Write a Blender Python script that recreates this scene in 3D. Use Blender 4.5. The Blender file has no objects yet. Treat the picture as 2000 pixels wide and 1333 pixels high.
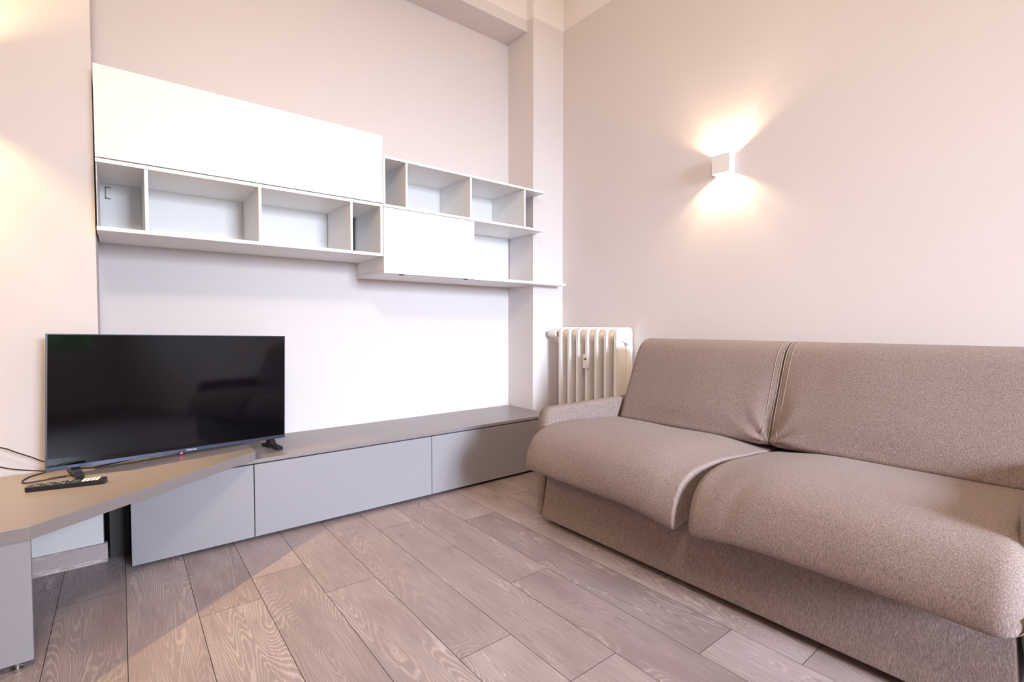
import bpy, bmesh, math, random
from mathutils import Vector, Matrix, noise
random.seed(7)
PI = math.pi
S = bpy.context.scene
COL = S.collection

# ------------------------------------------------------------------ camera
CAM_H = 0.98
cd = bpy.data.cameras.new('camera'); cam = bpy.data.objects.new('camera', cd); COL.objects.link(cam)
cd.sensor_fit = 'HORIZONTAL'; cd.sensor_width = 36.0; cd.lens = 961.0 / 2000 * 36.0
cd.clip_start = 0.02; cd.clip_end = 200
cam.location = (0, 0, CAM_H)
yaw, pitch = math.radians(51.5), math.radians(1.82)
fw = Vector((math.cos(yaw) * math.cos(pitch), math.sin(yaw) * math.cos(pitch), -math.sin(pitch)))
cam.rotation_euler = fw.to_track_quat('-Z', 'Y').to_euler()
S.camera = cam
# ------------------------------------------------------------------ colour management
S.view_settings.view_transform = 'Standard'; S.view_settings.look = 'None'
S.view_settings.gamma = 1.0; S.view_settings.use_curve_mapping = False
S.view_settings.exposure = 0.26
# ------------------------------------------------------------------ world: pale sky above greenery
W = bpy.data.worlds.new('world'); S.world = W; W.use_nodes = True
wn, wl = W.node_tree.nodes, W.node_tree.links
bgn = wn['Background']
tc = wn.new('ShaderNodeTexCoord'); sp = wn.new('ShaderNodeSeparateXYZ'); wl.new(tc.outputs['Generated'], sp.inputs[0])
nz = wn.new('ShaderNodeTexNoise'); nz.inputs['Scale'].default_value = 22; nz.inputs['Detail'].default_value = 6
wl.new(tc.outputs['Generated'], nz.inputs['Vector'])
gr = wn.new('ShaderNodeValToRGB'); wl.new(nz.outputs[0], gr.inputs[0])
gr.color_ramp.elements[0].position = .35; gr.color_ramp.elements[0].color = (.02, .06, .01, 1)
gr.color_ramp.elements[1].position = .7; gr.color_ramp.elements[1].color = (.30, .62, .16, 1)
st = wn.new('ShaderNodeMath'); st.operation = 'GREATER_THAN'; st.inputs[1].default_value = .16
wl.new(sp.outputs[2], st.inputs[0])
mx = wn.new('ShaderNodeMix'); mx.data_type = 'RGBA'
wl.new(st.outputs[0], mx.inputs[0]); wl.new(gr.outputs[0], mx.inputs[6]); mx.inputs[7].default_value = (.80, .90, 1, 1)
wl.new(mx.outputs[2], bgn.inputs[0]); bgn.inputs[1].default_value = 1.3

def area(name, loc, direction, sx, sy, power, col, spread=180):
    l = bpy.data.lights.new(name, 'AREA'); l.shape = 'RECTANGLE'; l.size = sx; l.size_y = sy
    l.energy = power; l.color = col; l.spread = math.radians(spread)
    o = bpy.data.objects.new(name, l); COL.objects.link(o); o.location = loc
    o.rotation_euler = Vector(direction).to_track_quat('-Z', 'Y').to_euler(); return o
# daylight coming through the window in the wall behind the camera
area('window_daylight', (1.45, -3.96, 1.95), (.08, 1, -.345), 1.4, 1.3, 74, (.71, .82, 1.0), 62)
# warm ceiling lamp just behind the camera
def point(name, loc, power, col, r):
    l = bpy.data.lights.new(name, 'POINT'); l.energy = power; l.color = col; l.shadow_soft_size = r
    o = bpy.data.objects.new(name, l); COL.objects.link(o); o.location = loc; return o
point('ceiling_light_glow', (-.15, -.4, 3.1), 90, (1.0, .85, .68), .14)

# ------------------------------------------------------------------ helpers
def tag(o, label=None, cat=None, group=None, kind=None):
    if label: o['label'] = label
    if cat: o['category'] = cat
    if group: o['group'] = group
    if kind: o['kind'] = kind
    return o
def thing(name, label, cat, loc=(0, 0, 0), group=None, rot=None):
    o = bpy.data.objects.new(name, None); COL.objects.link(o); o.empty_display_size = .05
    o.location = loc
    if rot is not None: o.rotation_euler = rot
    return tag(o, label, cat, group)
def obj(name, bm, mat, parent=None, smooth=False, local=False):
    """links bm as one mesh object; geometry is in world coordinates unless local"""
    me = bpy.data.meshes.new(name); bmesh.ops.recalc_face_normals(bm, faces=bm.faces[:])
    if smooth is True:
        for f in bm.faces: f.smooth = True
    bm.to_mesh(me); bm.free()
    for m in (mat if isinstance(mat, (list, tuple)) else [mat]): me.materials.append(m)
    o = bpy.data.objects.new(name, me); COL.objects.link(o)
    if smooth == 'auto':
        for p in me.polygons: p.use_smooth = True
        me.set_sharp_from_angle(angle=math.radians(38))
    if parent:
        o.parent = parent
        if not local:
            c = parent; M = Matrix.Identity(4)
            while c is not None:
                M = c.matrix_basis @ M; c = c.parent
            me.transform(M.inverted())
    return o
def box(bm, x0, x1, y0, y1, z0, z1, bev=0.0, seg=2):
    r = bmesh.ops.create_cube(bm, size=1)
    vs = r['verts']
    for v in vs:
        v.co = Vector(((x0 + x1) / 2 + v.co.x * (x1 - x0), (y0 + y1) / 2 + v.co.y * (y1 - y0), (z0 + z1) / 2 + v.co.z * (z1 - z0)))
    if bev > 0:
        es = {e for v in vs for e in v.link_edges}
        bmesh.ops.bevel(bm, geom=list(es), offset=bev, segments=seg, affect='EDGES', profile=.5, clamp_overlap=True)
    return bm
def bx(*a, **k): return box(bmesh.new(), *a, **k)
def prism(bm, pts, z0, z1, bev=0.0):
    b = [bm.verts.new((x, y, z0)) for x, y in pts]; t = [bm.verts.new((x, y, z1)) for x, y in pts]
    n = len(pts); fs = [bm.faces.new(b[::-1]), bm.faces.new(t)]
    for i in range(n): fs.append(bm.faces.new((b[i], b[(i + 1) % n], t[(i + 1) % n], t[i])))
    if bev > 0:
        es = {e for f in fs for e in f.edges}
        bmesh.ops.bevel(bm, geom=list(es), offset=bev, segments=2, affect='EDGES', profile=.5)
    return bm
def cyl(bm, p0, p1, r0, r1=None, seg=24, caps=True):
    p0, p1 = Vector(p0), Vector(p1); r1 = r0 if r1 is None else r1
    d = p1 - p0; q = d.to_track_quat('Z', 'Y').to_matrix().to_4x4()
    M = Matrix.Translation((p0 + p1) / 2) @ q
    bmesh.ops.create_cone(bm, cap_ends=caps, segments=seg, radius1=r0, radius2=r1, depth=d.length, matrix=M)
    return bm
def lathe(bm, p0, axis, prof, seg=24):
    """prof: list of (distance along axis, radius)"""
    a = Vector(axis).normalized(); q = a.to_track_quat('Z', 'Y').to_matrix(); p0 = Vector(p0); rings = []
    for t, r in prof:
        rings.append([bm.verts.new(p0 + q @ Vector((r * math.cos(2 * PI * i / seg), r * math.sin(2 * PI * i / seg), t))) for i in range(seg)])
    for a_, b_ in zip(rings, rings[1:]):
        for i in range(seg): bm.faces.new((a_[i], a_[(i + 1) % seg], b_[(i + 1) % seg], b_[i]))
    bm.faces.new(rings[0][::-1]); bm.faces.new(rings[-1]); return bm
def crom(pts, n=8, closed=False):
    P = [Vector(p) for p in pts]; N = len(P); out = []
    rng = range(N if closed else N - 1)
    for i in rng:
        g = (lambda k: P[k % N]) if closed else (lambda k: P[max(0, min(N - 1, k))])
        p0, p1, p2, p3 = g(i - 1), g(i), g(i + 1), g(i + 2)
        for j in range(n):
            t = j / n
            out.append(.5 * ((2 * p1) + (p2 - p0) * t + (2 * p0 - 5 * p1 + 4 * p2 - p3) * t * t + (3 * p1 - p0 - 3 * p2 + p3) * t ** 3))
    if not closed: out.append(P[-1])
    return out
def tube(bm, pts, r, seg=10, closed=False):
    P = [Vector(p) for p in pts]; n = len(P); rings = []; up = Vector((0, 0, 1)); prev = None
    for i in range(n):
        a = P[i - 1] if (i > 0 or closed) else P[i]; b = P[(i + 1) % n] if (i < n - 1 or closed) else P[i]
        t = (b - a).normalized()
        if prev is None:
            s = t.cross(up); s = s if s.length > 1e-4 else t.cross(Vector((1, 0, 0)))
        else: s = prev - t * prev.dot(t)
        s.normalize(); prev = s; u = s.cross(t)
        rings.append([bm.verts.new(P[i] + s * r * math.cos(2 * PI * k / seg) + u * r * math.sin(2 * PI * k / seg)) for k in range(seg)])
    m = n if closed else n - 1
    for i in range(m):
        A, B = rings[i], rings[(i + 1) % n]
        for k in range(seg): bm.faces.new((A[k], A[(k + 1) % seg], B[(k + 1) % seg], B[k]))
    if not closed: bm.faces.new(rings[0][::-1]); bm.faces.new(rings[-1])
    return bm

# ------------------------------------------------------------------ materials
def mat(name, col=(.8, .8, .8), rough=.5, metal=0, spec=.5, emit=None, es=0):
    m = bpy.data.materials.new(name); m.use_nodes = True; b = m.node_tree.nodes['Principled BSDF']
    b.inputs['Base Color'].default_value = (*col, 1); b.inputs['Roughness'].default_value = rough
    b.inputs['Metallic'].default_value = metal; b.inputs['Specular IOR Level'].default_value = spec
    if emit: b.inputs['Emission Color'].default_value = (*emit, 1); b.inputs['Emission Strength'].default_value = es
    return m
def nodes(m): return m.node_tree.nodes, m.node_tree.links, m.node_tree.nodes['Principled BSDF']
def bump(m, scale, strength, dist, detail=3, vec=None):
    n, l, b = nodes(m); t = n.new('ShaderNodeTexCoord'); x = n.new('ShaderNodeTexNoise')
    x.inputs['Scale'].default_value = scale; x.inputs['Detail'].default_value = detail
    l.new(vec or t.outputs['Object'], x.inputs['Vector'])
    u = n.new('ShaderNodeBump'); u.inputs['Strength'].default_value = strength; u.inputs['Distance'].default_value = dist
    l.new(x.outputs[0], u.inputs['Height']); l.new(u.outputs[0], b.inputs['Normal']); return x, u
def vary(m, c0, c1, scale, detail=2, lo=.35, hi=.65):
    n, l, b = nodes(m); t = n.new('ShaderNodeTexCoord'); x = n.new('ShaderNodeTexNoise')
    x.inputs['Scale'].default_value = scale; x.inputs['Detail'].default_value = detail
    l.new(t.outputs['Object'], x.inputs['Vector']); r = n.new('ShaderNodeValToRGB'); l.new(x.outputs[0], r.inputs[0])
    r.color_ramp.elements[0].position = lo; r.color_ramp.elements[0].color = (*c0, 1)
    r.color_ramp.elements[1].position = hi; r.color_ramp.elements[1].color = (*c1, 1)
    l.new(r.outputs[0], b.inputs['Base Color']); return r

PAINT_H = 3.148   # height at which the wall colour stops and the white starts
def wall_paint():
    m = mat('wall_paint', (.74, .67, .62), .85, spec=.2); n, l, b = nodes(m)
    g = n.new('ShaderNodeNewGeometry'); s = n.new('ShaderNodeSeparateXYZ'); l.new(g.outputs['Position'], s.inputs[0])
    c = n.new('ShaderNodeMath'); c.operation = 'GREATER_THAN'; c.inputs[1].default_value = PAINT_H; l.new(s.outputs[2], c.inputs[0])
    x = n.new('ShaderNodeMix'); x.data_type = 'RGBA'; l.new(c.outputs[0], x.inputs[0])
    x.inputs[6].default_value = (.752, .695, .685, 1); x.inputs[7].default_value = (.89, .83, .80, 1)
    l.new(x.outputs[2], b.inputs['Base Color']); bump(m, 140, .10, .002, 4); return m
M = {}
M['paint'] = wall_paint()
M['ceiling'] = mat('ceiling_paint', (.89, .83, .80), .9, spec=.2); bump(M['ceiling'], 120, .08, .002)
M['white'] = mat('white_melamine', (.875, .86, .855), .42); bump(M['white'], 500, .03, .0005)
M['gap_shade'] = mat('cabinet_gap_shade', (.10, .09, .085), .8)  # near-black colour standing in for the shade inside cabinet gaps
M['greige'] = mat('greige_lacquer', (.315, .30, .32), .36); bump(M['greige'], 700, .04, .0004)
M['greige_top'] = mat('greige_worktop', (.255, .222, .222), .33); bump(M['greige_top'], 700, .05, .0004)
M['carcass'] = mat('dark_carcass', (.035, .028, .027), .6)
M['plinth'] = mat('dark_plinth', (.03, .028, .03), .6)
M['black'] = mat('black_plastic', (.012, .012, .014), .35)
M['bezel'] = mat('tv_bezel', (.10, .12, .18), .30, metal=.8)  # blue reflection of the bright desktop put into the chin colour
M['screen'] = mat('tv_screen', (.003, .003, .005), .06, spec=.35)
M['frame'] = mat('tv_frame', (.05, .055, .075), .35, spec=.5)
M['bracket'] = mat('bracket_metal', (.34, .25, .21), .5)
M['cable'] = mat('cable_rubber', (.02, .012, .012), .45)
M['radiator'] = mat('radiator_enamel', (.84, .79, .75), .30); bump(M['radiator'], 60, .06, .002)
M['valve_white'] = mat('valve_plastic', (.85, .83, .8), .4)
M['brass'] = mat('valve_metal', (.42, .22, .14), .35, metal=.8)
M['steel'] = mat('steel', (.6, .6, .62), .25, metal=1)
M['sconce'] = mat('sconce_plaster', (.86, .84, .82), .6)
M['btn_white'] = mat('button_white', (.9, .88, .86), .5)
M['btn_grey'] = mat('button_grey', (.07, .07, .075), .45)
M['btn_red'] = mat('button_red', (.5, .02, .02), .5)
M['mark_grey'] = mat('print_grey', (.35, .35, .37), .5)
M['logo'] = mat('logo_print', (.85, .86, .9), .4)
M['led'] = mat('standby_light', (.8, .02, .05), .4, emit=(1, .03, .10), es=9)
M['meter'] = mat('meter_plastic', (.80, .72, .66), .5)
M['dark'] = mat('display_dark', (.05, .045, .05), .3)
M['stitch'] = mat('piping_cloth', (.30, .24, .205), .9, spec=.2)

def fabric():
    m = mat('sofa_fabric', (.3, .24, .2), .95, spec=.15); n, l, b = nodes(m)
    t = n.new('ShaderNodeTexCoord')
    a = n.new('ShaderNodeTexNoise'); a.inputs['Scale'].default_value = 400; a.inputs['Detail'].default_value = 3; a.inputs['Roughness'].default_value = .7
    l.new(t.outputs['Object'], a.inputs['Vector'])
    # vertical / horizontal yarns
    mp = n.new('ShaderNodeMapping'); mp.inputs['Scale'].default_value = (420, 620, 90); l.new(t.outputs['Object'], mp.inputs[0])
    c = n.new('ShaderNodeTexNoise'); c.inputs['Scale'].default_value = 1; c.inputs['Detail'].default_value = 2; l.new(mp.outputs[0], c.inputs['Vector'])
    ad = n.new('ShaderNodeMath'); ad.operation = 'ADD'; l.new(a.outputs[0], ad.inputs[0]); l.new(c.outputs[0], ad.inputs[1])
    ml = n.new('ShaderNodeMath'); ml.operation = 'MULTIPLY'; ml.inputs[1].default_value = .5; l.new(ad.outputs[0], ml.inputs[0])
    r = n.new('ShaderNodeValToRGB'); l.new(ml.outputs[0], r.inputs[0]); e = r.color_ramp.elements
    e[0].position = .37; e[0].color = (.158, .121, .109, 1)
    e[1].position = .63; e[1].color = (.378, .292, .264, 1)
    k = e.new(.5); k.color = (.248, .187, .167, 1)
    l.new(r.outputs[0], b.inputs['Base Color'])
    u = n.new('ShaderNodeBump'); u.inputs['Strength'].default_value = .5; u.inputs['Distance'].default_value = .0015
    l.new(ml.outputs[0], u.inputs['Height']); l.new(u.outputs[0], b.inputs['Normal'])
    b.inputs['Sheen Weight'].default_value = .06; b.inputs['Sheen Roughness'].default_value = .5
    return m
M['fabric'] = fabric()

def wood(name, attr=True, bright=1.0):
    m = mat(name, (.3, .25, .22), .42, spec=.4); n, l, b = nodes(m)
    def N(t): return n.new('ShaderNode' + t)
    def math_(op, a, b_=None, c=None):
        x = N('Math'); x.operation = op
        for i, v in enumerate((a, b_, c)):
            if v is None: continue
            if isinstance(v, (int, float)): x.inputs[i].default_value = v
            else: l.new(v, x.inputs[i])
        return x.outputs[0]
    t = N('TexCoord'); s = N('SeparateXYZ'); l.new(t.outputs['Object'], s.inputs[0])
    if attr:
        a = N('Attribute'); a.attribute_name = 'plank'; r = N('SeparateColor'); l.new(a.outputs['Color'], r.inputs[0])
        R1, R2, R3 = r.outputs[0], r.outputs[1], r.outputs[2]
    else:
        v = N('Value'); v.outputs[0].default_value = .5; R1 = R2 = R3 = v.outputs[0]
    X, Y = s.outputs[0], s.outputs[1]
    if not attr: X, Y = s.outputs[2], s.outputs[0]
    def vec(sx, sy, ox, oz):
        c = N('CombineXYZ'); l.new(math_('MULTIPLY_ADD', X, sx, ox), c.inputs[0]); l.new(math_('MULTIPLY_ADD', Y, sy, oz), c.inputs[1]); l.new(oz, c.inputs[2]); return c.outputs[0]
    o1 = math_('MULTIPLY', R1, 40.0); o2 = math_('MULTIPLY', R2, 70.0)
    # broad growth field -> contour lines (cathedral grain)
    nf = N('TexNoise'); nf.inputs['Scale'].default_value = 1; nf.inputs['Detail'].default_value = 1.2; nf.inputs['Roughness'].default_value = .45
    nf.inputs['Distortion'].default_value = .35; l.new(vec(7.6, 1.0, o1, o2), nf.inputs['Vector'])
    wob = N('TexNoise'); wob.inputs['Scale'].default_value = 1; wob.inputs['Detail'].default_value = 4; l.new(vec(38, 22, o2, o1), wob.inputs['Vector'])
    fld = math_('ADD', nf.outputs[0], math_('MULTIPLY', wob.outputs[0], .022))
    k = math_('MULTIPLY_ADD', R3, 36.0, 44.0)
    ph = math_('FRACT', math_('MULTIPLY', fld, k))
    ln = math_('ABSOLUTE', math_('SUBTRACT', ph, .5))           # 0 at the ring, .5 between
    ln = math_('SUBTRACT', 1.0, math_('MULTIPLY', ln, 2.0))
    ln = math_('POWER', ln, 2.6)
    # patchiness
    pa = N('TexNoise'); pa.inputs['Scale'].default_value = 1; pa.inputs['Detail'].default_value = 2; l.new(vec(9, 3.0, o2, o1), pa.inputs['Vector'])
    pm = N('MapRange'); pm.inputs[1].default_value = .38; pm.inputs[2].default_value = .62; pm.inputs[3].default_value = .05; pm.inputs[4].default_value = 1.0
    l.new(pa.outputs[0], pm.inputs[0])
    ln = math_('MULTIPLY', ln, pm.outputs[0])
    # fine straight fibres
    fi = N('TexNoise'); fi.inputs['Scale'].default_value = 1; fi.inputs['Detail'].default_value = 3; l.new(vec(330, 9, o1, o2), fi.inputs['Vector'])
    # knots: sparse dark spots
    kn = N('TexNoise'); kn.inputs['Scale'].default_value = 1; kn.inputs['Detail'].default_value = 3; l.new(vec(16, 6, o1, o1), kn.inputs['Vector'])
    km = N('MapRange'); km.inputs[1].default_value = .66; km.inputs[2].default_value = .80; l.new(kn.outputs[0], km.inputs[0])
    base = N('ValToRGB'); l.new(math_('ADD', math_('MULTIPLY', R2, .62), math_('MULTIPLY', pa.outputs[0], .38)), base.inputs[0]); e = base.color_ramp.elements
    def cc(r_, g, b_): return (r_ * bright, g * bright, b_ * bright, 1)
    e[0].position = .1; e[0].color = cc(.24, .183, .178)
    e[1].position = .9; e[1].color = cc(.365, .293, .288)
    m1 = N('Mix'); m1.data_type = 'RGBA'; l.new(math_('MULTIPLY', ln, math_('MULTIPLY_ADD', R1, .55, .35)), m1.inputs[0]); l.new(base.outputs[0], m1.inputs[6]); m1.inputs[7].default_value = cc(.60, .515, .48)
    fr = N('MapRange'); fr.inputs[1].default_value = .3; fr.inputs[2].default_value = .7; fr.inputs[3].default_value = .84; fr.inputs[4].default_value = 1.14; l.new(fi.outputs[0], fr.inputs[0])
    m2 = N('Mix'); m2.data_type = 'RGBA'; m2.blend_type = 'MULTIPLY'; m2.inputs[0].default_value = 1; l.new(m1.outputs[2], m2.inputs[6]); l.new(fr.outputs[0], m2.inputs[7])
    m3 = N('Mix'); m3.data_type = 'RGBA'; l.new(math_('MULTIPLY', km.outputs[0], .5), m3.inputs[0]); l.new(m2.outputs[2], m3.inputs[6]); m3.inputs[7].default_value = cc(.11, .085, .075)
    l.new(m3.outputs[2], b.inputs['Base Color'])
    u = N('Bump'); u.inputs['Strength'].default_value = .18; u.inputs['Distance'].default_value = .001
    l.new(math_('ADD', ln, fi.outputs[0]), u.inputs['Height']); l.new(u.outputs[0], b.inputs['Normal'])
    return m
M['floor'] = wood('laminate_planks')
M['skirt'] = wood('skirting_wood', attr=False, bright=1.5)
M['groove'] = mat('plank_joint', (.035, .026, .024), .8)

# ------------------------------------------------------------------ the room
XW, YW, YPL, YPR, XR, XL = 2.603, 2.95, 2.63, 2.663, 2.31, -.072
X0, Y0, ZC = -2.6, -3.8, 3.42
def struct(name, bm, m): return tag(obj(name, bm, m), kind='structure')
struct('wall_back', bx(XL - .02, XR + .02, YW, YW + .15, 0, ZC), M['paint'])
struct('wall_right', bx(XW, XW + .15, Y0 - .15, YW + .15, 0, ZC), M['paint'])
struct('wall_left', bx(X0 - .15, X0, Y0 - .15, YW + .15, 0, ZC), M['paint'])
struct('wall_back_left', bx(X0, XL, YPL, YW + .15, 0, ZC), M['paint'])
struct('wall_back_right', bx(XR, XW, YPR, YW + .15, 0, ZC), M['paint'])
struct('trim_1', bx(XL, XR, 2.73, YW, 3.07, ZC), M['paint'])          # the beam across the recess
wx0, wx1, wz0, wz1 = .70, 2.42, .85, 2.65
bm = bmesh.new()
box(bm, X0, wx0, Y0 - .15, Y0, 0, ZC); box(bm, wx1, XW, Y0 - .15, Y0, 0, ZC)
box(bm, wx0, wx1, Y0 - .15, Y0, 0, wz0); box(bm, wx0, wx1, Y0 - .15, Y0, wz1, ZC)
struct('wall_front', bm, M['paint'])
bm = bmesh.new()
for a in ((wx0, wx0 + .06, wz0, wz1), (wx1 - .06, wx1, wz0, wz1), (wx0, wx1, wz0, wz0 + .06), (wx0, wx1, wz1 - .06, wz1), (1.40, 1.46, wz0, wz1)):
    box(bm, a[0], a[1], Y0 - .11, Y0 - .05, a[2], a[3])
struct('window_1', bm, M['white'])
struct('ceiling', bx(X0 - .15, XW + .15, Y0 - .15, YW + .15, ZC, ZC + .12), M['ceiling'])

# floor: laminate planks 19 cm wide, real joints between them
PW, PX0, LEN = .1905, -.0025, 1.277
known = {-1: 2.294, 0: 2.62, 1: 1.918, 2: 2.087, 3: 1.810, 4: 1.200, 5: 2.212, 6: 1.444, 7: 2.054, 8: 1.843}
bm = bmesh.new(); fc = []
cl = bm.loops.layers.float_color.new('plank')
for i in range(-15, 15):
    a, b = PX0 + PW * i, PX0 + PW * (i + 1)
    if b < X0 or a > XW: continue
    a, b = max(a, X0), min(b, XW)
    j0 = known.get(i, random.uniform(0, LEN)); k = math.ceil((j0 - Y0) / LEN); ys = [j0 - LEN * t for t in range(k, -6, -1)]
    for y0, y1 in zip(ys, ys[1:]):
        y0, y1 = max(y0, Y0), min(y1, YW)
        if y1 - y0 < .01: continue
        rc = (random.random(), random.random(), random.random(), 1)
        g, d = .0009, .0025
        o_ = [(a, y0), (b, y0), (b, y1), (a, y1)]; n_ = [(a + g, y0 + g), (b - g, y0 + g), (b - g, y1 - g), (a + g, y1 - g)]
        O = [bm.verts.new((x, y, -d)) for x, y in o_]; I = [bm.verts.new((x, y, 0)) for x, y in n_]
        f = bm.faces.new(I)
        for lp in f.loops: lp[cl] = rc
        for q in range(4):
            f = bm.faces.new((O[q], O[(q + 1) % 4], I[(q + 1) % 4], I[q])); f.material_index = 1
            for lp in f.loops: lp[cl] = rc
fl = struct('floor', bm, [M['floor'], M['groove']])
bm = bx(X0 - .15, XW + .15, Y0 - .15, YW + .15, -.15, -.004); tag(obj('floor_slab', bm, M['groove']), kind='structure')
# skirting on the projecting left wall, wrapping its corner; and along the right wall
bm = bmesh.new(); prism(bm, [(X0, YPL), (X0, YPL - .013), (XL + .013, YPL - .013), (XL + .013, 2.643), (XL, 2.643), (XL, YPL)], 0, .078, .0015)
struct('baseboard_left', bm, M['skirt'])
struct('baseboard_right', bx(XW - .013, XW, Y0, YPR, 0, .078, bev=.0015), M['skirt'])
struct('baseboard_front', bx(X0, XW - .013, Y0, Y0 + .013, 0, .078, bev=.0015), M['skirt'])

# ------------------------------------------------------------------ low wall unit
UF, UT = 2.456, .354
widths = [(.016, .4605, 'short'), (.4605, 1.371, 'long'), (1.371, 2.284, 'far')]
labels = ['short greige base cabinet under the angled desktop, nearest the left wall',
          'long greige base cabinet in the middle of the low wall unit, right of the television',
          'greige base cabinet at the far right of the low unit, beside the sofa arm']
for (a, b, _), lb in zip(widths, labels):
    t = thing('base_cabinet', lb, 'cabinet', ((a + b) / 2, 2.7, 0), 'base cabinets of the low wall unit')
    bm = bx(a + .001, b - .001, UF + .022, 2.945, .022, UT - .001)
    if _ == 'short': box(bm, -.052, .012, 2.645, 2.945, .001, .353)  # near-black block added to paint the shade in the recess beside the cabinet
    obj('body', bm, M['carcass'], t)
    obj('door', bx(a + .0018, b - .0018, UF, UF + .019, .018, UT - .006, bev=.0012), M['greige'], t)
    obj('plinth', bx(a + .001, b - .001, UF + .05, 2.94, .0, .021), M['plinth'], t)
tag(obj('worktop', bx(.016, 2.31, UF - .001, 2.949, UT, .372, bev=.0015), M['greige_top']),
    'long greige worktop running over the low base cabinets along the back wall', 'worktop')

# ------------------------------------------------------------------ angled desktop + its end panel
t = thing('desk', 'greige angled desktop laid over the low unit, ending in a side panel at the left', 'desk', (-.4, 2.2, 0))
pts = [(.467, 2.450), (.467, 2.700), (.26, 2.94), (-.055, 2.94), (-.055, 2.626), (-1.25, 2.626), (-1.25, 1.925), (-.213, 1.925)]
bm = bmesh.new(); prism(bm, pts, .3722, .4105, .0015); obj('desktop', bm, M['greige_top'], t)
pn = obj('side_panel', bx(-1.23, -.2125, 1.931, 1.951, .024, .372, bev=.001), M['greige'], t)
for x in (-.247, -1.19):
    bm = bmesh.new(); lathe(bm, (x, 1.941, 0), (0, 0, 1), [(0, .011), (.004, .013), (.010, .013), (.012, .006), (.024, .006)])
    obj('foot', bm, M['steel'], t, smooth='auto')
obj('rear_panel', bx(-1.23, -1.21, 1.951, 2.60, .024, .372), M['greige'], t)

# ------------------------------------------------------------------ wall cabinets and open shelves
CF = 2.555; T = .013
def board(x0, x1, z0, z1, y0=CF, y1=2.949): return bx(x0, x1, y0, y1, z0, z1, bev=.0008)
def bracket(parent, x, z, name='hanging_bracket'):
    bm = bmesh.new()
    for a in ((x, x + .004, z - .055, z), (x, x + .02, z - .005, z), (x, x + .02, z - .055, z - .05)): box(bm, a[0], a[1], 2.9195, 2.9225, a[2], a[3])
    obj(name, bm, M['bracket'], parent)
# big flap door cabinet
t = thing('wall_cabinet', 'wide white wall cabinet with one large flap door, above the left open shelves', 'cabinet', (.535, 2.75, 1.643))
obj('body', bx(-.0645, 1.1335, CF + .022, 2.949, 1.6445, 2.009, bev=.0008), M['white'], t)
obj('door', bx(-.0660, 1.1335, CF, CF + .019, 1.6465, 2.010, bev=.0012), M['white'], t)
# open shelf row under it
t = thing('open_shelf_unit', 'long white open shelf unit of four bays below the wide flap cabinet', 'shelf', (.535, 2.75, 1.358))
obj('top_board', board(-.066, 1.134, 1.6265, 1.6425), M['white'], t)
obj('bottom_board', board(-.066, 1.134, 1.358, 1.374), M['white'], t)
obj('side_panel', board(-.0640, -.0612, 1.3742, 1.6263, CF + .0035), M['white'], t)
obj('side_gap_shade', bx(-.0658, -.0642, CF + .001, 2.62, 1.3742, 1.6263), M['gap_shade'], t)  # dark strip painted in as the shaded gap outside the end panel
obj('side_panel', board(1.118, 1.1335, 1.3742, 1.6263, CF + .0005), M['white'], t)
for a in (.089, .517, .953): obj('divider', board(a, a + T, 1.3742, 1.6263, CF + .001, 2.922), M['white'], t)
for a, b in ((-.0610, .0888), (.1022, .5168), (.5302, .9528), (.9662, 1.098)):
    obj('back_panel', bx(a, b, 2.9245, 2.934, 1.3742, 1.6263), M['white'], t)
bracket(t, -.043, 1.612); bracket(t, 1.079, 1.612)
obj('back_gap_shade', bx(1.0985, 1.1175, 2.936, 2.945, 1.3745, 1.626), M['gap_shade'], t)  # dark strip for the shade in the gap beside the back panel
# upper right open shelf with ends passing in front of the pier
def notched(x0, x1, z0, z1):
    bm = bmesh.new()
    prism(bm, [(x0, CF), (x1, CF), (x1, YPR - .001), (XR - .002, YPR - .001), (XR - .002, 2.949), (x0, 2.949)], z0, z1, .0008); return bm
t = thing('open_shelf_unit', 'upper right white open shelf unit of three bays, its ends running past the wall corner', 'shelf', (1.73, 2.75, 1.63))
obj('top_board', notched(1.136, 2.321, 1.893, 1.907), M['white'], t)
obj('bottom_board', notched(1.136, 2.319, 1.630, 1.645), M['white'], t)
for a in (1.136, 1.270, 1.704, 2.138): obj('divider', board(a, a + .0125, 1.6452, 1.8928, CF + .001), M['white'], t)
for a, b in ((1.149, 1.2698), (1.283, 1.7038), (1.717, 2.1378)): obj('back_panel', bx(a, b, 2.925, 2.935, 1.6452, 1.8928), M['white'], t)
# square door cabinet
t = thing('wall_cabinet', 'small white wall cabinet with a plain square door, right of the open shelf row', 'cabinet', (1.435, 2.75, 1.28))
bm = bmesh.new(); box(bm, 1.1362, 1.152, CF + .0205, 2.949, 1.283, 1.6295, bev=.0008); obj('side_panel', bm, M['white'], t)
bm = bmesh.new(); box(bm, 1.718, 1.7335, CF + .0205, 2.949, 1.283, 1.6295, bev=.0008); obj('side_panel', bm, M['white'], t)
obj('body', bx(1.1525, 1.7175, CF + .03, 2.949, 1.283, 1.6295), M['white'], t)
obj('door', bx(1.1362, 1.7335, CF, CF + .019, 1.268, 1.6275, bev=.0012), M['white'], t)
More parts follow.
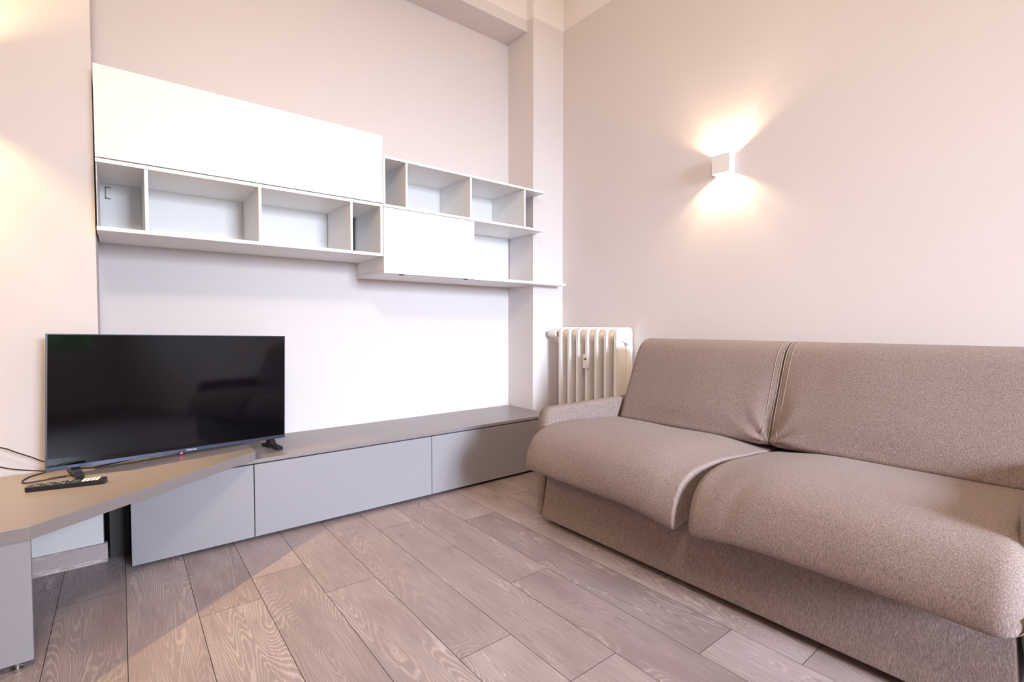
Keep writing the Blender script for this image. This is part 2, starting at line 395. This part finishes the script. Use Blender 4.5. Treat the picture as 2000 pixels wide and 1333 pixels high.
# bottom shelf running to the right wall
t = thing('wall_shelf', 'long white lowest shelf running under the square door cabinet to the right wall', 'shelf', (1.83, 2.75, 1.265))
bm = bmesh.new()
prism(bm, [(1.136, CF + .0195), (1.7345, CF + .0195), (1.7345, CF), (2.531, CF), (2.531, YPR - .001), (XR - .002, YPR - .001), (XR - .002, 2.949), (1.136, 2.949)], 1.2655, 1.2825, .0008)
obj('board', bm, M['white'], t)
obj('end_cap', bx(2.5312, 2.5335, CF, YPR - .001, 1.2655, 1.2825), mat('edge_band', (.35, .33, .32), .6), t)
for x in (1.235, 1.665): obj('door_catch', bx(x, x + .022, CF + .003, CF + .0185, 1.2625, 1.2675), M['plinth'], t)
obj('back_panel', bx(1.7345, 2.30, 2.937, 2.947, 1.2835, 1.629), M['white'], t)

# ------------------------------------------------------------------ wall sconces
def sconce(label, c, normal, side, power, col):
    """c: centre on the wall; normal points into the room; side is horizontal along the wall"""
    n_, s_ = Vector(normal), Vector(side); D, Wd, Hh, th = .056, .050, .051, .004
    t = thing('wall_sconce', label, 'lamp', c, 'wall sconces')
    def pl(d0, d1, w0, w1, z0, z1, nm, m):
        a = Vector(c) + n_ * d0 + s_ * w0; b = Vector(c) + n_ * d1 + s_ * w1
        obj(nm, bx(min(a.x, b.x), max(a.x, b.x), min(a.y, b.y), max(a.y, b.y), c[2] + z0, c[2] + z1, bev=.0006), m, t)
    pl(D - th, D, -Wd, Wd, -Hh, Hh, 'front_plate', M['sconce'])
    pl(.003, D - th - .0002, -Wd, -Wd + th, -Hh, Hh, 'side_plate', M['sconce'])
    pl(.003, D - th - .0002, Wd - th, Wd, -Hh, Hh, 'side_plate', M['sconce'])
    pl(.0005, .0028, -Wd, Wd, -Hh, Hh, 'back_plate', M['sconce'])
    pl(.003, D - th - .0002, -.006, .006, -.004, .004, 'bulb_holder', M['sconce'])
    for dz in (-.019, .019):
        p = Vector(c) + n_ * .030 + Vector((0, 0, dz)); point('sconce_glow', p, power, col, .009)
sconce('small white cube wall sconce throwing light up and down above the sofa', (XW, 1.398, 1.853), (-1, 0, 0), (0, 1, 0), 13, (1.0, .74, .46))
sconce('white cube wall sconce on the projecting wall left of the cabinets', (-.61, YPL, 1.853), (0, -1, 0), (1, 0, 0), 72, (1.0, .68, .29))

# ------------------------------------------------------------------ radiator
rad = thing('radiator', 'white cast-iron column radiator in the corner behind the sofa', 'radiator', (2.51, 2.25, 0))
ys = [2.4986, 2.4121, 2.3290, 2.2448, 2.1638, 2.0818, 2.0000]
ZB, ZT = .12, .968
def rad_section(yc, th):
    bm = bmesh.new()
    # side outline (X,Z), rounded head; three layers through the thickness
    def outline(inset):
        x0, x1, z0, z1 = 2.430 + inset, 2.590 - inset, ZB + inset, ZT - inset; r = .035
        P = []
        for cx, cz, a0 in ((x1 - r, z1 - r, 0), (x0 + r, z1 - r, 90), (x0 + r, z0 + r, 180), (x1 - r, z0 + r, 270)):
            for k in range(7):
                a = math.radians(a0 + 15 * k); P.append((cx + r * math.cos(a), cz + r * math.sin(a)))
        return P
    ring = []
    for f, ins in ((-.5, .008), (-.36, .001), (.36, .001), (.5, .008)):
        ring.append([bm.verts.new((x, yc + f * th, z)) for x, z in outline(ins)])
    n = len(ring[0])
    for A, B in zip(ring, ring[1:]):
        for i in range(n): bm.faces.new((A[i], A[(i + 1) % n], B[(i + 1) % n], B[i]))
    bm.faces.new(ring[0]); bm.faces.new(ring[-1][::-1])
    # slot between the two columns, as raised ribs on both cheeks
    for sgn in (-1, 1):
        y = yc + sgn * th * .5
        for xa, xb in ((2.440, 2.502), (2.518, 2.580)):
            box(bm, xa, xb, min(y, y + sgn * .005), max(y, y + sgn * .005), ZB + .09, ZT - .115, bev=.0045, seg=3)
    return bm
for i, y in enumerate(ys):
    yc = y + .0145
    obj('section', rad_section(yc, .030), M['radiator'], rad, smooth='auto')
for zc in (.905, .175):
    bm = bmesh.new()
    for i in range(6):
        a, b = ys[i + 1] + .0295, ys[i] - .0005
        lathe(bm, (2.51, a - .002, zc), (0, 1, 0), [(0, .052), ((b - a) * .3, .036), ((b - a) * .7, .036), (b - a + .004, .052)], 28)
    obj('hub', bm, M['radiator'], rad, smooth='auto')
bm = bmesh.new(); lathe(bm, (2.51, 2.0, .905), (0, -1, 0), [(0, .042), (.006, .040), (.012, .034), (.013, .020), (.020, .019), (.022, .016)], 28)
obj('end_plug', bm, M['radiator'], rad, smooth='auto')
bm = bmesh.new(); lathe(bm, (2.51, 1.990, .860), (0, -1, 0), [(0, .008), (.012, .007), (.014, .004)], 16); cyl(bm, (2.51, 2.001, .860), (2.51, 1.990, .860), .004)
obj('bleed_valve', bm, M['steel'], rad, smooth='auto')
for y in (ys[0] + .0145, ys[-1] + .0145):
    obj('foot', bx(2.47, 2.55, y - .012, y + .012, 0, ZB + .004, bev=.004), M['radiator'], rad)
bm = bmesh.new(); cyl(bm, (2.445, 2.526, .921), (2.445, 2.548, .921), .016, seg=8); cyl(bm, (2.445, 2.520, .921), (2.445, 2.552, .921), .011)
v = obj('valve_nut', bm, M['brass'], rad, smooth='auto')
bm = bmesh.new(); lathe(bm, (2.445, 2.549, .921), (0, 1, 0), [(0, .018), (.004, .024), (.040, .026), (.072, .024), (.084, .017), (.087, .008)], 28)
obj('thermostat_knob', bm, M['valve_white'], rad, smooth='auto')
m_ = thing('heat_meter', 'small off-white heat meter clipped to the front of the radiator', 'meter', (2.42, 2.24, .74))
obj('case', bx(2.405, 2.4285, 2.2285, 2.2665, .695, .786, bev=.003), M['meter'], m_)
obj('display', bx(2.4042, 2.4052, 2.232, 2.258, .752, .761), M['dark'], m_)
bm = bmesh.new(); cyl(bm, (2.4052, 2.243, .744), (2.4040, 2.243, .744), .0025, seg=12); obj('button', bm, M['dark'], m_)

# ------------------------------------------------------------------ television
TW, TH = .885, .512
BL, BR, TL = Vector((-.2268, 2.481, .4385)), Vector((.6403, 2.6564, .4148)), Vector((-.2140, 2.4950, .9495))
ux = (BR - BL).normalized(); uz = (TL - BL); uz = (uz - ux * uz.dot(ux)).normalized(); uy = uz.cross(ux)
TM = Matrix(((ux.x, uy.x, uz.x, BL.x), (ux.y, uy.y, uz.y, BL.y), (ux.z, uy.z, uz.z, BL.z), (0, 0, 0, 1)))
tv = bpy.data.objects.new('television', None); COL.objects.link(tv); tv.matrix_world = TM; tv.matrix_basis = TM
tag(tv, 'large black flat television standing on the greige desktop at the left', 'television')
TW = (BR - BL).length; TH = (TL - BL).length
def tvp(nm, bm, m, parent=tv, **k): return obj(nm, bm, m, parent, local=True, **k)
tvp('housing', box(box(bmesh.new(), 0, TW, .0015, .022, 0, TH, bev=.002), .12, TW - .12, .022, .062, .03, .33, bev=.012), M['black'])
bm = bmesh.new(); e = .0035; cb = .0135
box(bm, 0, e, -.001, .0013, cb, TH); box(bm, TW - e, TW, -.001, .0013, cb, TH); box(bm, e, TW - e, -.001, .0013, TH - e, TH)
tvp('bezel', bm, M['frame'])
tvp('screen', box(bmesh.new(), e, TW - e, .0, .0012, cb, TH - e), M['screen'])
tvp('chin', box(bmesh.new(), 0, TW, -.003, .0013, -.002, cb, bev=.001), M['bezel'])
cu = bpy.data.curves.new('logo', 'FONT'); cu.body = 'Hisense'; cu.size = .0125; cu.extrude = .0002; cu.align_x = 'CENTER'
to = bpy.data.objects.new('logo_tmp', cu); COL.objects.link(to)
lm = bpy.data.meshes.new_from_object(to.evaluated_get(bpy.context.evaluated_depsgraph_get())); bpy.data.objects.remove(to)
lm.materials.clear(); lm.materials.append(M['logo'])
lo = bpy.data.objects.new('logo', lm); COL.objects.link(lo); lo.parent = tv; lo.rotation_euler = (PI / 2, 0, 0); lo.location = (TW * .5 + .028, -.0033, .0022)
tvp('receiver', box(bmesh.new(), TW * .5 - .020, TW * .5 + .004, -.002, .010, -.0085, -.0022, bev=.001), M['black'])
tvp('standby_light', box(bmesh.new(), TW * .5 - .014, TW * .5 - .006, -.003, -.0015, -.0070, -.0035), M['led'])
TI = TM.inverted()
def stand(px, py, pz):
    """a foot bar whose front end rests at the world point"""
    f = TI @ Vector((px, py, pz)); bm = bmesh.new()
    u, zf = f.x, f.z + .0008
    # side profile in local (Y,Z): arch from the set's underside down to both toes
    prof = [(-.098, 0), (-.098, .012), (-.090, .017), (-.02, -zf * .0 + .024), (-.006, .030 if -zf > .03 else -zf * .9), (.014, .030 if -zf > .03 else -zf * .9), (.03, .022), (.075, .014), (.080, 0)]
    top = -zf + .001
    prof = [(-.098, 0), (-.099, .010), (-.094, .0155), (-.030, .021), (-.008, top), (.018, top), (.034, .020), (.078, .012), (.080, 0), (.06, 0), (.02, .006), (-.03, .006), (-.07, 0)]
    A = [bm.verts.new((u - .0125, y, zf + z)) for y, z in prof]; B = [bm.verts.new((u + .0125, y, zf + z)) for y, z in prof]
    n = len(prof); fs = [bm.faces.new(A), bm.faces.new(B[::-1])]
    for i in range(n): fs.append(bm.faces.new((A[i], B[i], B[(i + 1) % n], A[(i + 1) % n])))
    low = min((TM @ v.co).z for v in bm.verts)
    for v in bm.verts:
        if v.co.z < zf + .03: v.co.z += pz - low
    tvp('stand', bm, M['black'])
stand(-.130, 2.410, .4112); stand(.590, 2.560, .3725)

# ------------------------------------------------------------------ cables
def cable(pts, label, r=.0024):
    bm = bmesh.new(); tube(bm, crom(pts, 8), r, 10); tag(obj('cable', bm, M['cable'], smooth=True), label, 'cable')
cable([(-.62, 2.60, .62), (-.48, 2.585, .575), (-.355, 2.575, .531), (-.316, 2.575, .508), (-.275, 2.575, .483), (-.225, 2.573, .455), (-.14, 2.585, .46), (-.06, 2.61, .50)],
      'thin black cable hanging highest, running from the left edge to the back of the television')
cable([(-.62, 2.60, .58), (-.47, 2.60, .51), (-.375, 2.600, .462), (-.345, 2.60, .447), (-.315, 2.60, .436), (-.275, 2.60, .425), (-.235, 2.59, .4165), (-.258, 2.573, .4135), (-.276, 2.552, .4135), (-.290, 2.503, .4135), (-.285, 2.466, .4135), (-.264, 2.457, .4135), (-.211, 2.467, .4135), (-.172, 2.478, .4135)],
      'thin black cable looping on the desktop in front of the left television foot')
cable([(-.155, 2.60, .4135), (-.125, 2.575, .4135), (-.095, 2.567, .4135), (-.055, 2.579, .4135), (-.003, 2.605, .4135), (.08, 2.64, .4135)],
      'short black cable lying on the desktop beneath the television', .003)

# ------------------------------------------------------------------ remote control
ra = math.atan2(-.048, .214)
rc = thing('remote_control', 'slim black remote control with white buttons lying on the desktop', 'remote control', (-.158, 2.325, .4106), rot=(0, 0, ra))
bm = bmesh.new(); L2, W2 = .108, .0225
prism(bm, [(-L2, -W2 + .006), (-L2 + .006, -W2), (L2 - .003, -W2), (L2, -W2 + .003), (L2, W2 - .003), (L2 - .003, W2), (-L2 + .006, W2), (-L2, W2 - .006)], 0, .0165, .002)
obj('case', bm, M['black'], rc, local=True)
def btn(x, y, w, h, m, z=.0165, hh=.0016): obj('button', box(bmesh.new(), x - w / 2, x + w / 2, y - h / 2, y + h / 2, z, z + hh, bev=.0006), m, rc, local=True)
for k in range(4): btn(.048 + .0125 * k, .0, .0095, .036, M['btn_white'])
for k in range(9):
    for y in (-.012, 0, .012): btn(-.086 + .0115 * k, y, .0065, .0075, M['btn_grey'] if (k + int(y * 100)) % 3 else M['mark_grey'])
btn(-.097, -.012, .006, .006, M['btn_red'])
bm = bmesh.new(); lathe(bm, (.026, 0, .0165), (0, 0, 1), [(0, .0095), (.0015, .009), (.002, .007)], 20); obj('button', bm, M['btn_grey'], rc, local=True)

# ------------------------------------------------------------------ sofa
sofa = thing('sofa', 'brown-grey fabric two-seat sofa bed with low arms against the right wall', 'sofa', (2.05, .955, 0))
YC = .955
def offset(poly, d):
    n = len(poly); out = []
    for i in range(n):
        a, b = Vector(poly[i - 1]), Vector(poly[(i + 1) % n]); t = (b - a).normalized(); nn = Vector((t.y, -t.x))
        out.append(Vector(poly[i]) + nn * d)
    return out
def sgn_area(p): return sum(p[i - 1][0] * p[i][1] - p[i][0] * p[i - 1][1] for i in range(len(p))) / 2
def cushion(name, prof, y0, y1, r0, r1, warp, st=34, boxing=False):
    P = [Vector(p) for p in crom([(a, b, 0) for a, b in prof], 7, True)]; P = [(p.x, p.y) for p in P]
    if sgn_area(P) < 0: P = P[::-1]
    Ys = []
    K = 7
    for k in range(K): Ys.append((y0 + r0 * (1 - math.cos(PI / 2 * k / K)), r0 * (1 - math.sin(PI / 2 * k / K))))
    for k in range(st + 1): Ys.append((y0 + r0 + (y1 - y0 - r0 - r1) * k / st, 0))
    for k in range(K - 1, -1, -1): Ys.append((y1 - r1 * (1 - math.cos(PI / 2 * k / K)), r1 * (1 - math.sin(PI / 2 * k / K))))
    bm = bmesh.new(); rings = []
    for Y, ins in Ys:
        Q = offset(P, -ins)
        rings.append([bm.verts.new(warp(q[0], Y, q[1])) for q in Q])
    n = len(P)
    for A, B in zip(rings, rings[1:]):
        for i in range(n): bm.faces.new((A[i], A[(i + 1) % n], B[(i + 1) % n], B[i]))
    bm.faces.new(rings[0]); bm.faces.new(rings[-1][::-1])
    o = obj(name, bm, M['fabric'], sofa, smooth=True); return o, P
def sm(a, b, x):
    t = max(0, min(1, (x - a) / (b - a))); return t * t * (3 - 2 * t)
def seat_warp(side):
    def w(x, y, z):
        dc = abs(y - YC)
        z2 = z - .030 * math.exp(-(dc / .16) ** 2) * (1 if x < 2.3 else 0) + .006 * noise.noise(Vector((x * 3.2, y * 3.2, side * 5)))
        # gap that opens towards the front corner
        gap = .021 * sm(1.76, 1.50, x) * math.exp(-(dc / .10) ** 2)
        y2 = y + (gap if y > YC else -gap)
        x2 = x
        # soft creases on the front drop
        if x < 1.75:
            c0 = YC - .17; x2 += .004 * math.exp(-((y - c0 + (z - .4) * .25) / .022) ** 2) * sm(.30, .38, z) * sm(.53, .45, z) * (1 if side < 0 else 0)
            x2 += .005 * noise.noise(Vector((y * 4.5, z * 6, 3.1 + side)))
        return Vector((x2, y2, z2))
    return w
seat = [(2.40, .44), (2.16, .474), (1.98, .488), (1.82, .500), (1.70, .498), (1.61, .484), (1.545, .448), (1.508, .390), (1.494, .335), (1.498, .298), (1.520, .290), (1.56, .300), (1.63, .305), (1.80, .300), (2.1, .30), (2.40, .30)]
def edge_piping(P, y, warp, parent, sel, r=.0022, out=.0006):
    Q = [q for q in offset(P, out) if sel(q)]
    # keep the longest run in order starting from a gap
    F = [Vector(q) for q in offset(P, out)]; n = len(F); S_ = [sel(q) for q in F]
    st_ = next((i for i in range(n) if S_[i] and not S_[i - 1]), 0); run = []
    for k in range(n):
        if not S_[(st_ + k) % n]: break
        run.append(F[(st_ + k) % n])
    bm = bmesh.new(); tube(bm, [warp(q[0], y, q[1]) for q in run], r, 8)
    o = obj('piping', bm, M['stitch'], parent, smooth=True); return o
c, P = cushion('seat_cushion', seat, YC + .0015, 1.800, .010, .045, seat_warp(1))
c, P = cushion('seat_cushion', seat, .118, YC - .0015, .060, .034, seat_warp(-1))
# back cushions
back = [(2.155, .472), (2.165, .520), (2.203, .617), (2.259, .746), (2.300, .832), (2.335, .880), (2.385, .904), (2.44, .905), (2.49, .893), (2.52, .86), (2.522, .75), (2.522, .60), (2.52, .48), (2.40, .455), (2.22, .455)]
def back_warp(side):
    def w(x, y, z):
        dc = abs(y - YC); x2 = x
        fm = sm(2.45, 2.35, x)
        if fm > 0:
            # gentle belly and the pull lines fanning from the lower inner corner
            yo = (y - YC) * side
            rr = math.hypot(yo, z - .475); an = math.atan2(z - .475, max(yo, 1e-4))
            x2 -= fm * .010 * math.sin(PI * min(1, max(0, yo / .80))) * sm(.47, .6, z)
            x2 += fm * .0075 * math.cos(an * 9.5) * math.exp(-(rr / .13) ** 2) * sm(0, .05, rr)
            x2 += fm * .014 * math.exp(-(yo / .05) ** 2) * sm(.88, .6, z)
            x2 += fm * .004 * noise.noise(Vector((y * 4, z * 4, 9 + side)))
        return Vector((x2, y, z))
    return w
wL, wR = back_warp(1), back_warp(-1)
cL, PB = cushion('back_cushion', back, YC + .003, 1.758, .012, .030, wL, st=60)
cR, PB = cushion('back_cushion', back, .150, YC - .003, .030, .012, wR, st=60)
front = lambda q: q[0] < 2.45 and q[1] > .476 and not (q[0] > 2.3 and q[1] < .8)
for par, wv, s in ((cL, wL, 1), (cR, wR, -1)):
    for dy in (.006, .030): edge_piping(PB, YC + s * dy, wv, par, front, r=.0024 if dy < .01 else .0016, out=-.002 if dy < .01 else .0)
# base, front panel, arms, feet
bm = bmesh.new(); box(bm, 1.650, 2.50, .155, 1.755, .045, .250); obj('base', bm, M['fabric'], sofa)
def yz_prism(pts, x0, x1, bev):
    bm = bmesh.new(); A = [bm.verts.new((x0, y, z)) for y, z in pts]; B = [bm.verts.new((x1, y, z)) for y, z in pts]; n = len(pts)
    fs = [bm.faces.new(A), bm.faces.new(B[::-1])]
    for i in range(n): fs.append(bm.faces.new((A[i], B[i], B[(i + 1) % n], A[(i + 1) % n])))
    bmesh.ops.bevel(bm, geom=list({e_ for f in fs for e_ in f.edges}), offset=bev, segments=3, affect='EDGES', profile=.5); return bm
obj('front_panel', yz_prism([(.135, .030), (1.796, .030), (1.752, .262), (.148, .262)], 1.613, 1.648, .007), M['fabric'], sofa, smooth='auto')
def arm(s):
    inner, outer = (1.762, 1.834) if s > 0 else (.148, .076)
    bm = bmesh.new()
    prof = [(1.612, .060), (1.612, .30), (1.613, .50), (1.622, .548), (1.640, .568), (1.668, .575), (2.10, .579), (2.50, .582), (2.50, .06), (2.40, .028), (1.64, .028), (1.617, .036)]
    stn = [(0, .014), (.12, .005), (.3, .001), (.5, 0), (.7, .001), (.88, .005), (1, .014)]
    rings = []
    prof2 = [(p.x, p.y) for p in [Vector(q) for q in prof]]
    if sgn_area(prof2) < 0: prof2 = prof2[::-1]
    for f, ins in stn:
        row = []
        for q in offset(prof2, -ins):
            ti = inner + (.036 * sm(.26, .03, q[1]) * (1 if s > 0 else -1))      # thins towards the floor
            row.append(bm.verts.new((q[0], ti + (outer - ti) * f, q[1])))
        rings.append(row)
    n = len(prof2)
    for A, B in zip(rings, rings[1:]):
        for i in range(n): bm.faces.new((A[i], A[(i + 1) % n], B[(i + 1) % n], B[i]))
    bm.faces.new(rings[0]); bm.faces.new(rings[-1][::-1])
    obj('arm', bm, M['fabric'], sofa, smooth='auto')
arm(1); arm(-1)
for x in (1.68, 2.42):
    for y in (.20, 1.70):
        bm = bmesh.new(); lathe(bm, (x, y, 0), (0, 0, 1), [(0, .020), (.03, .024), (.046, .026)], 20); obj('foot', bm, M['plinth'], sofa, smooth='auto')
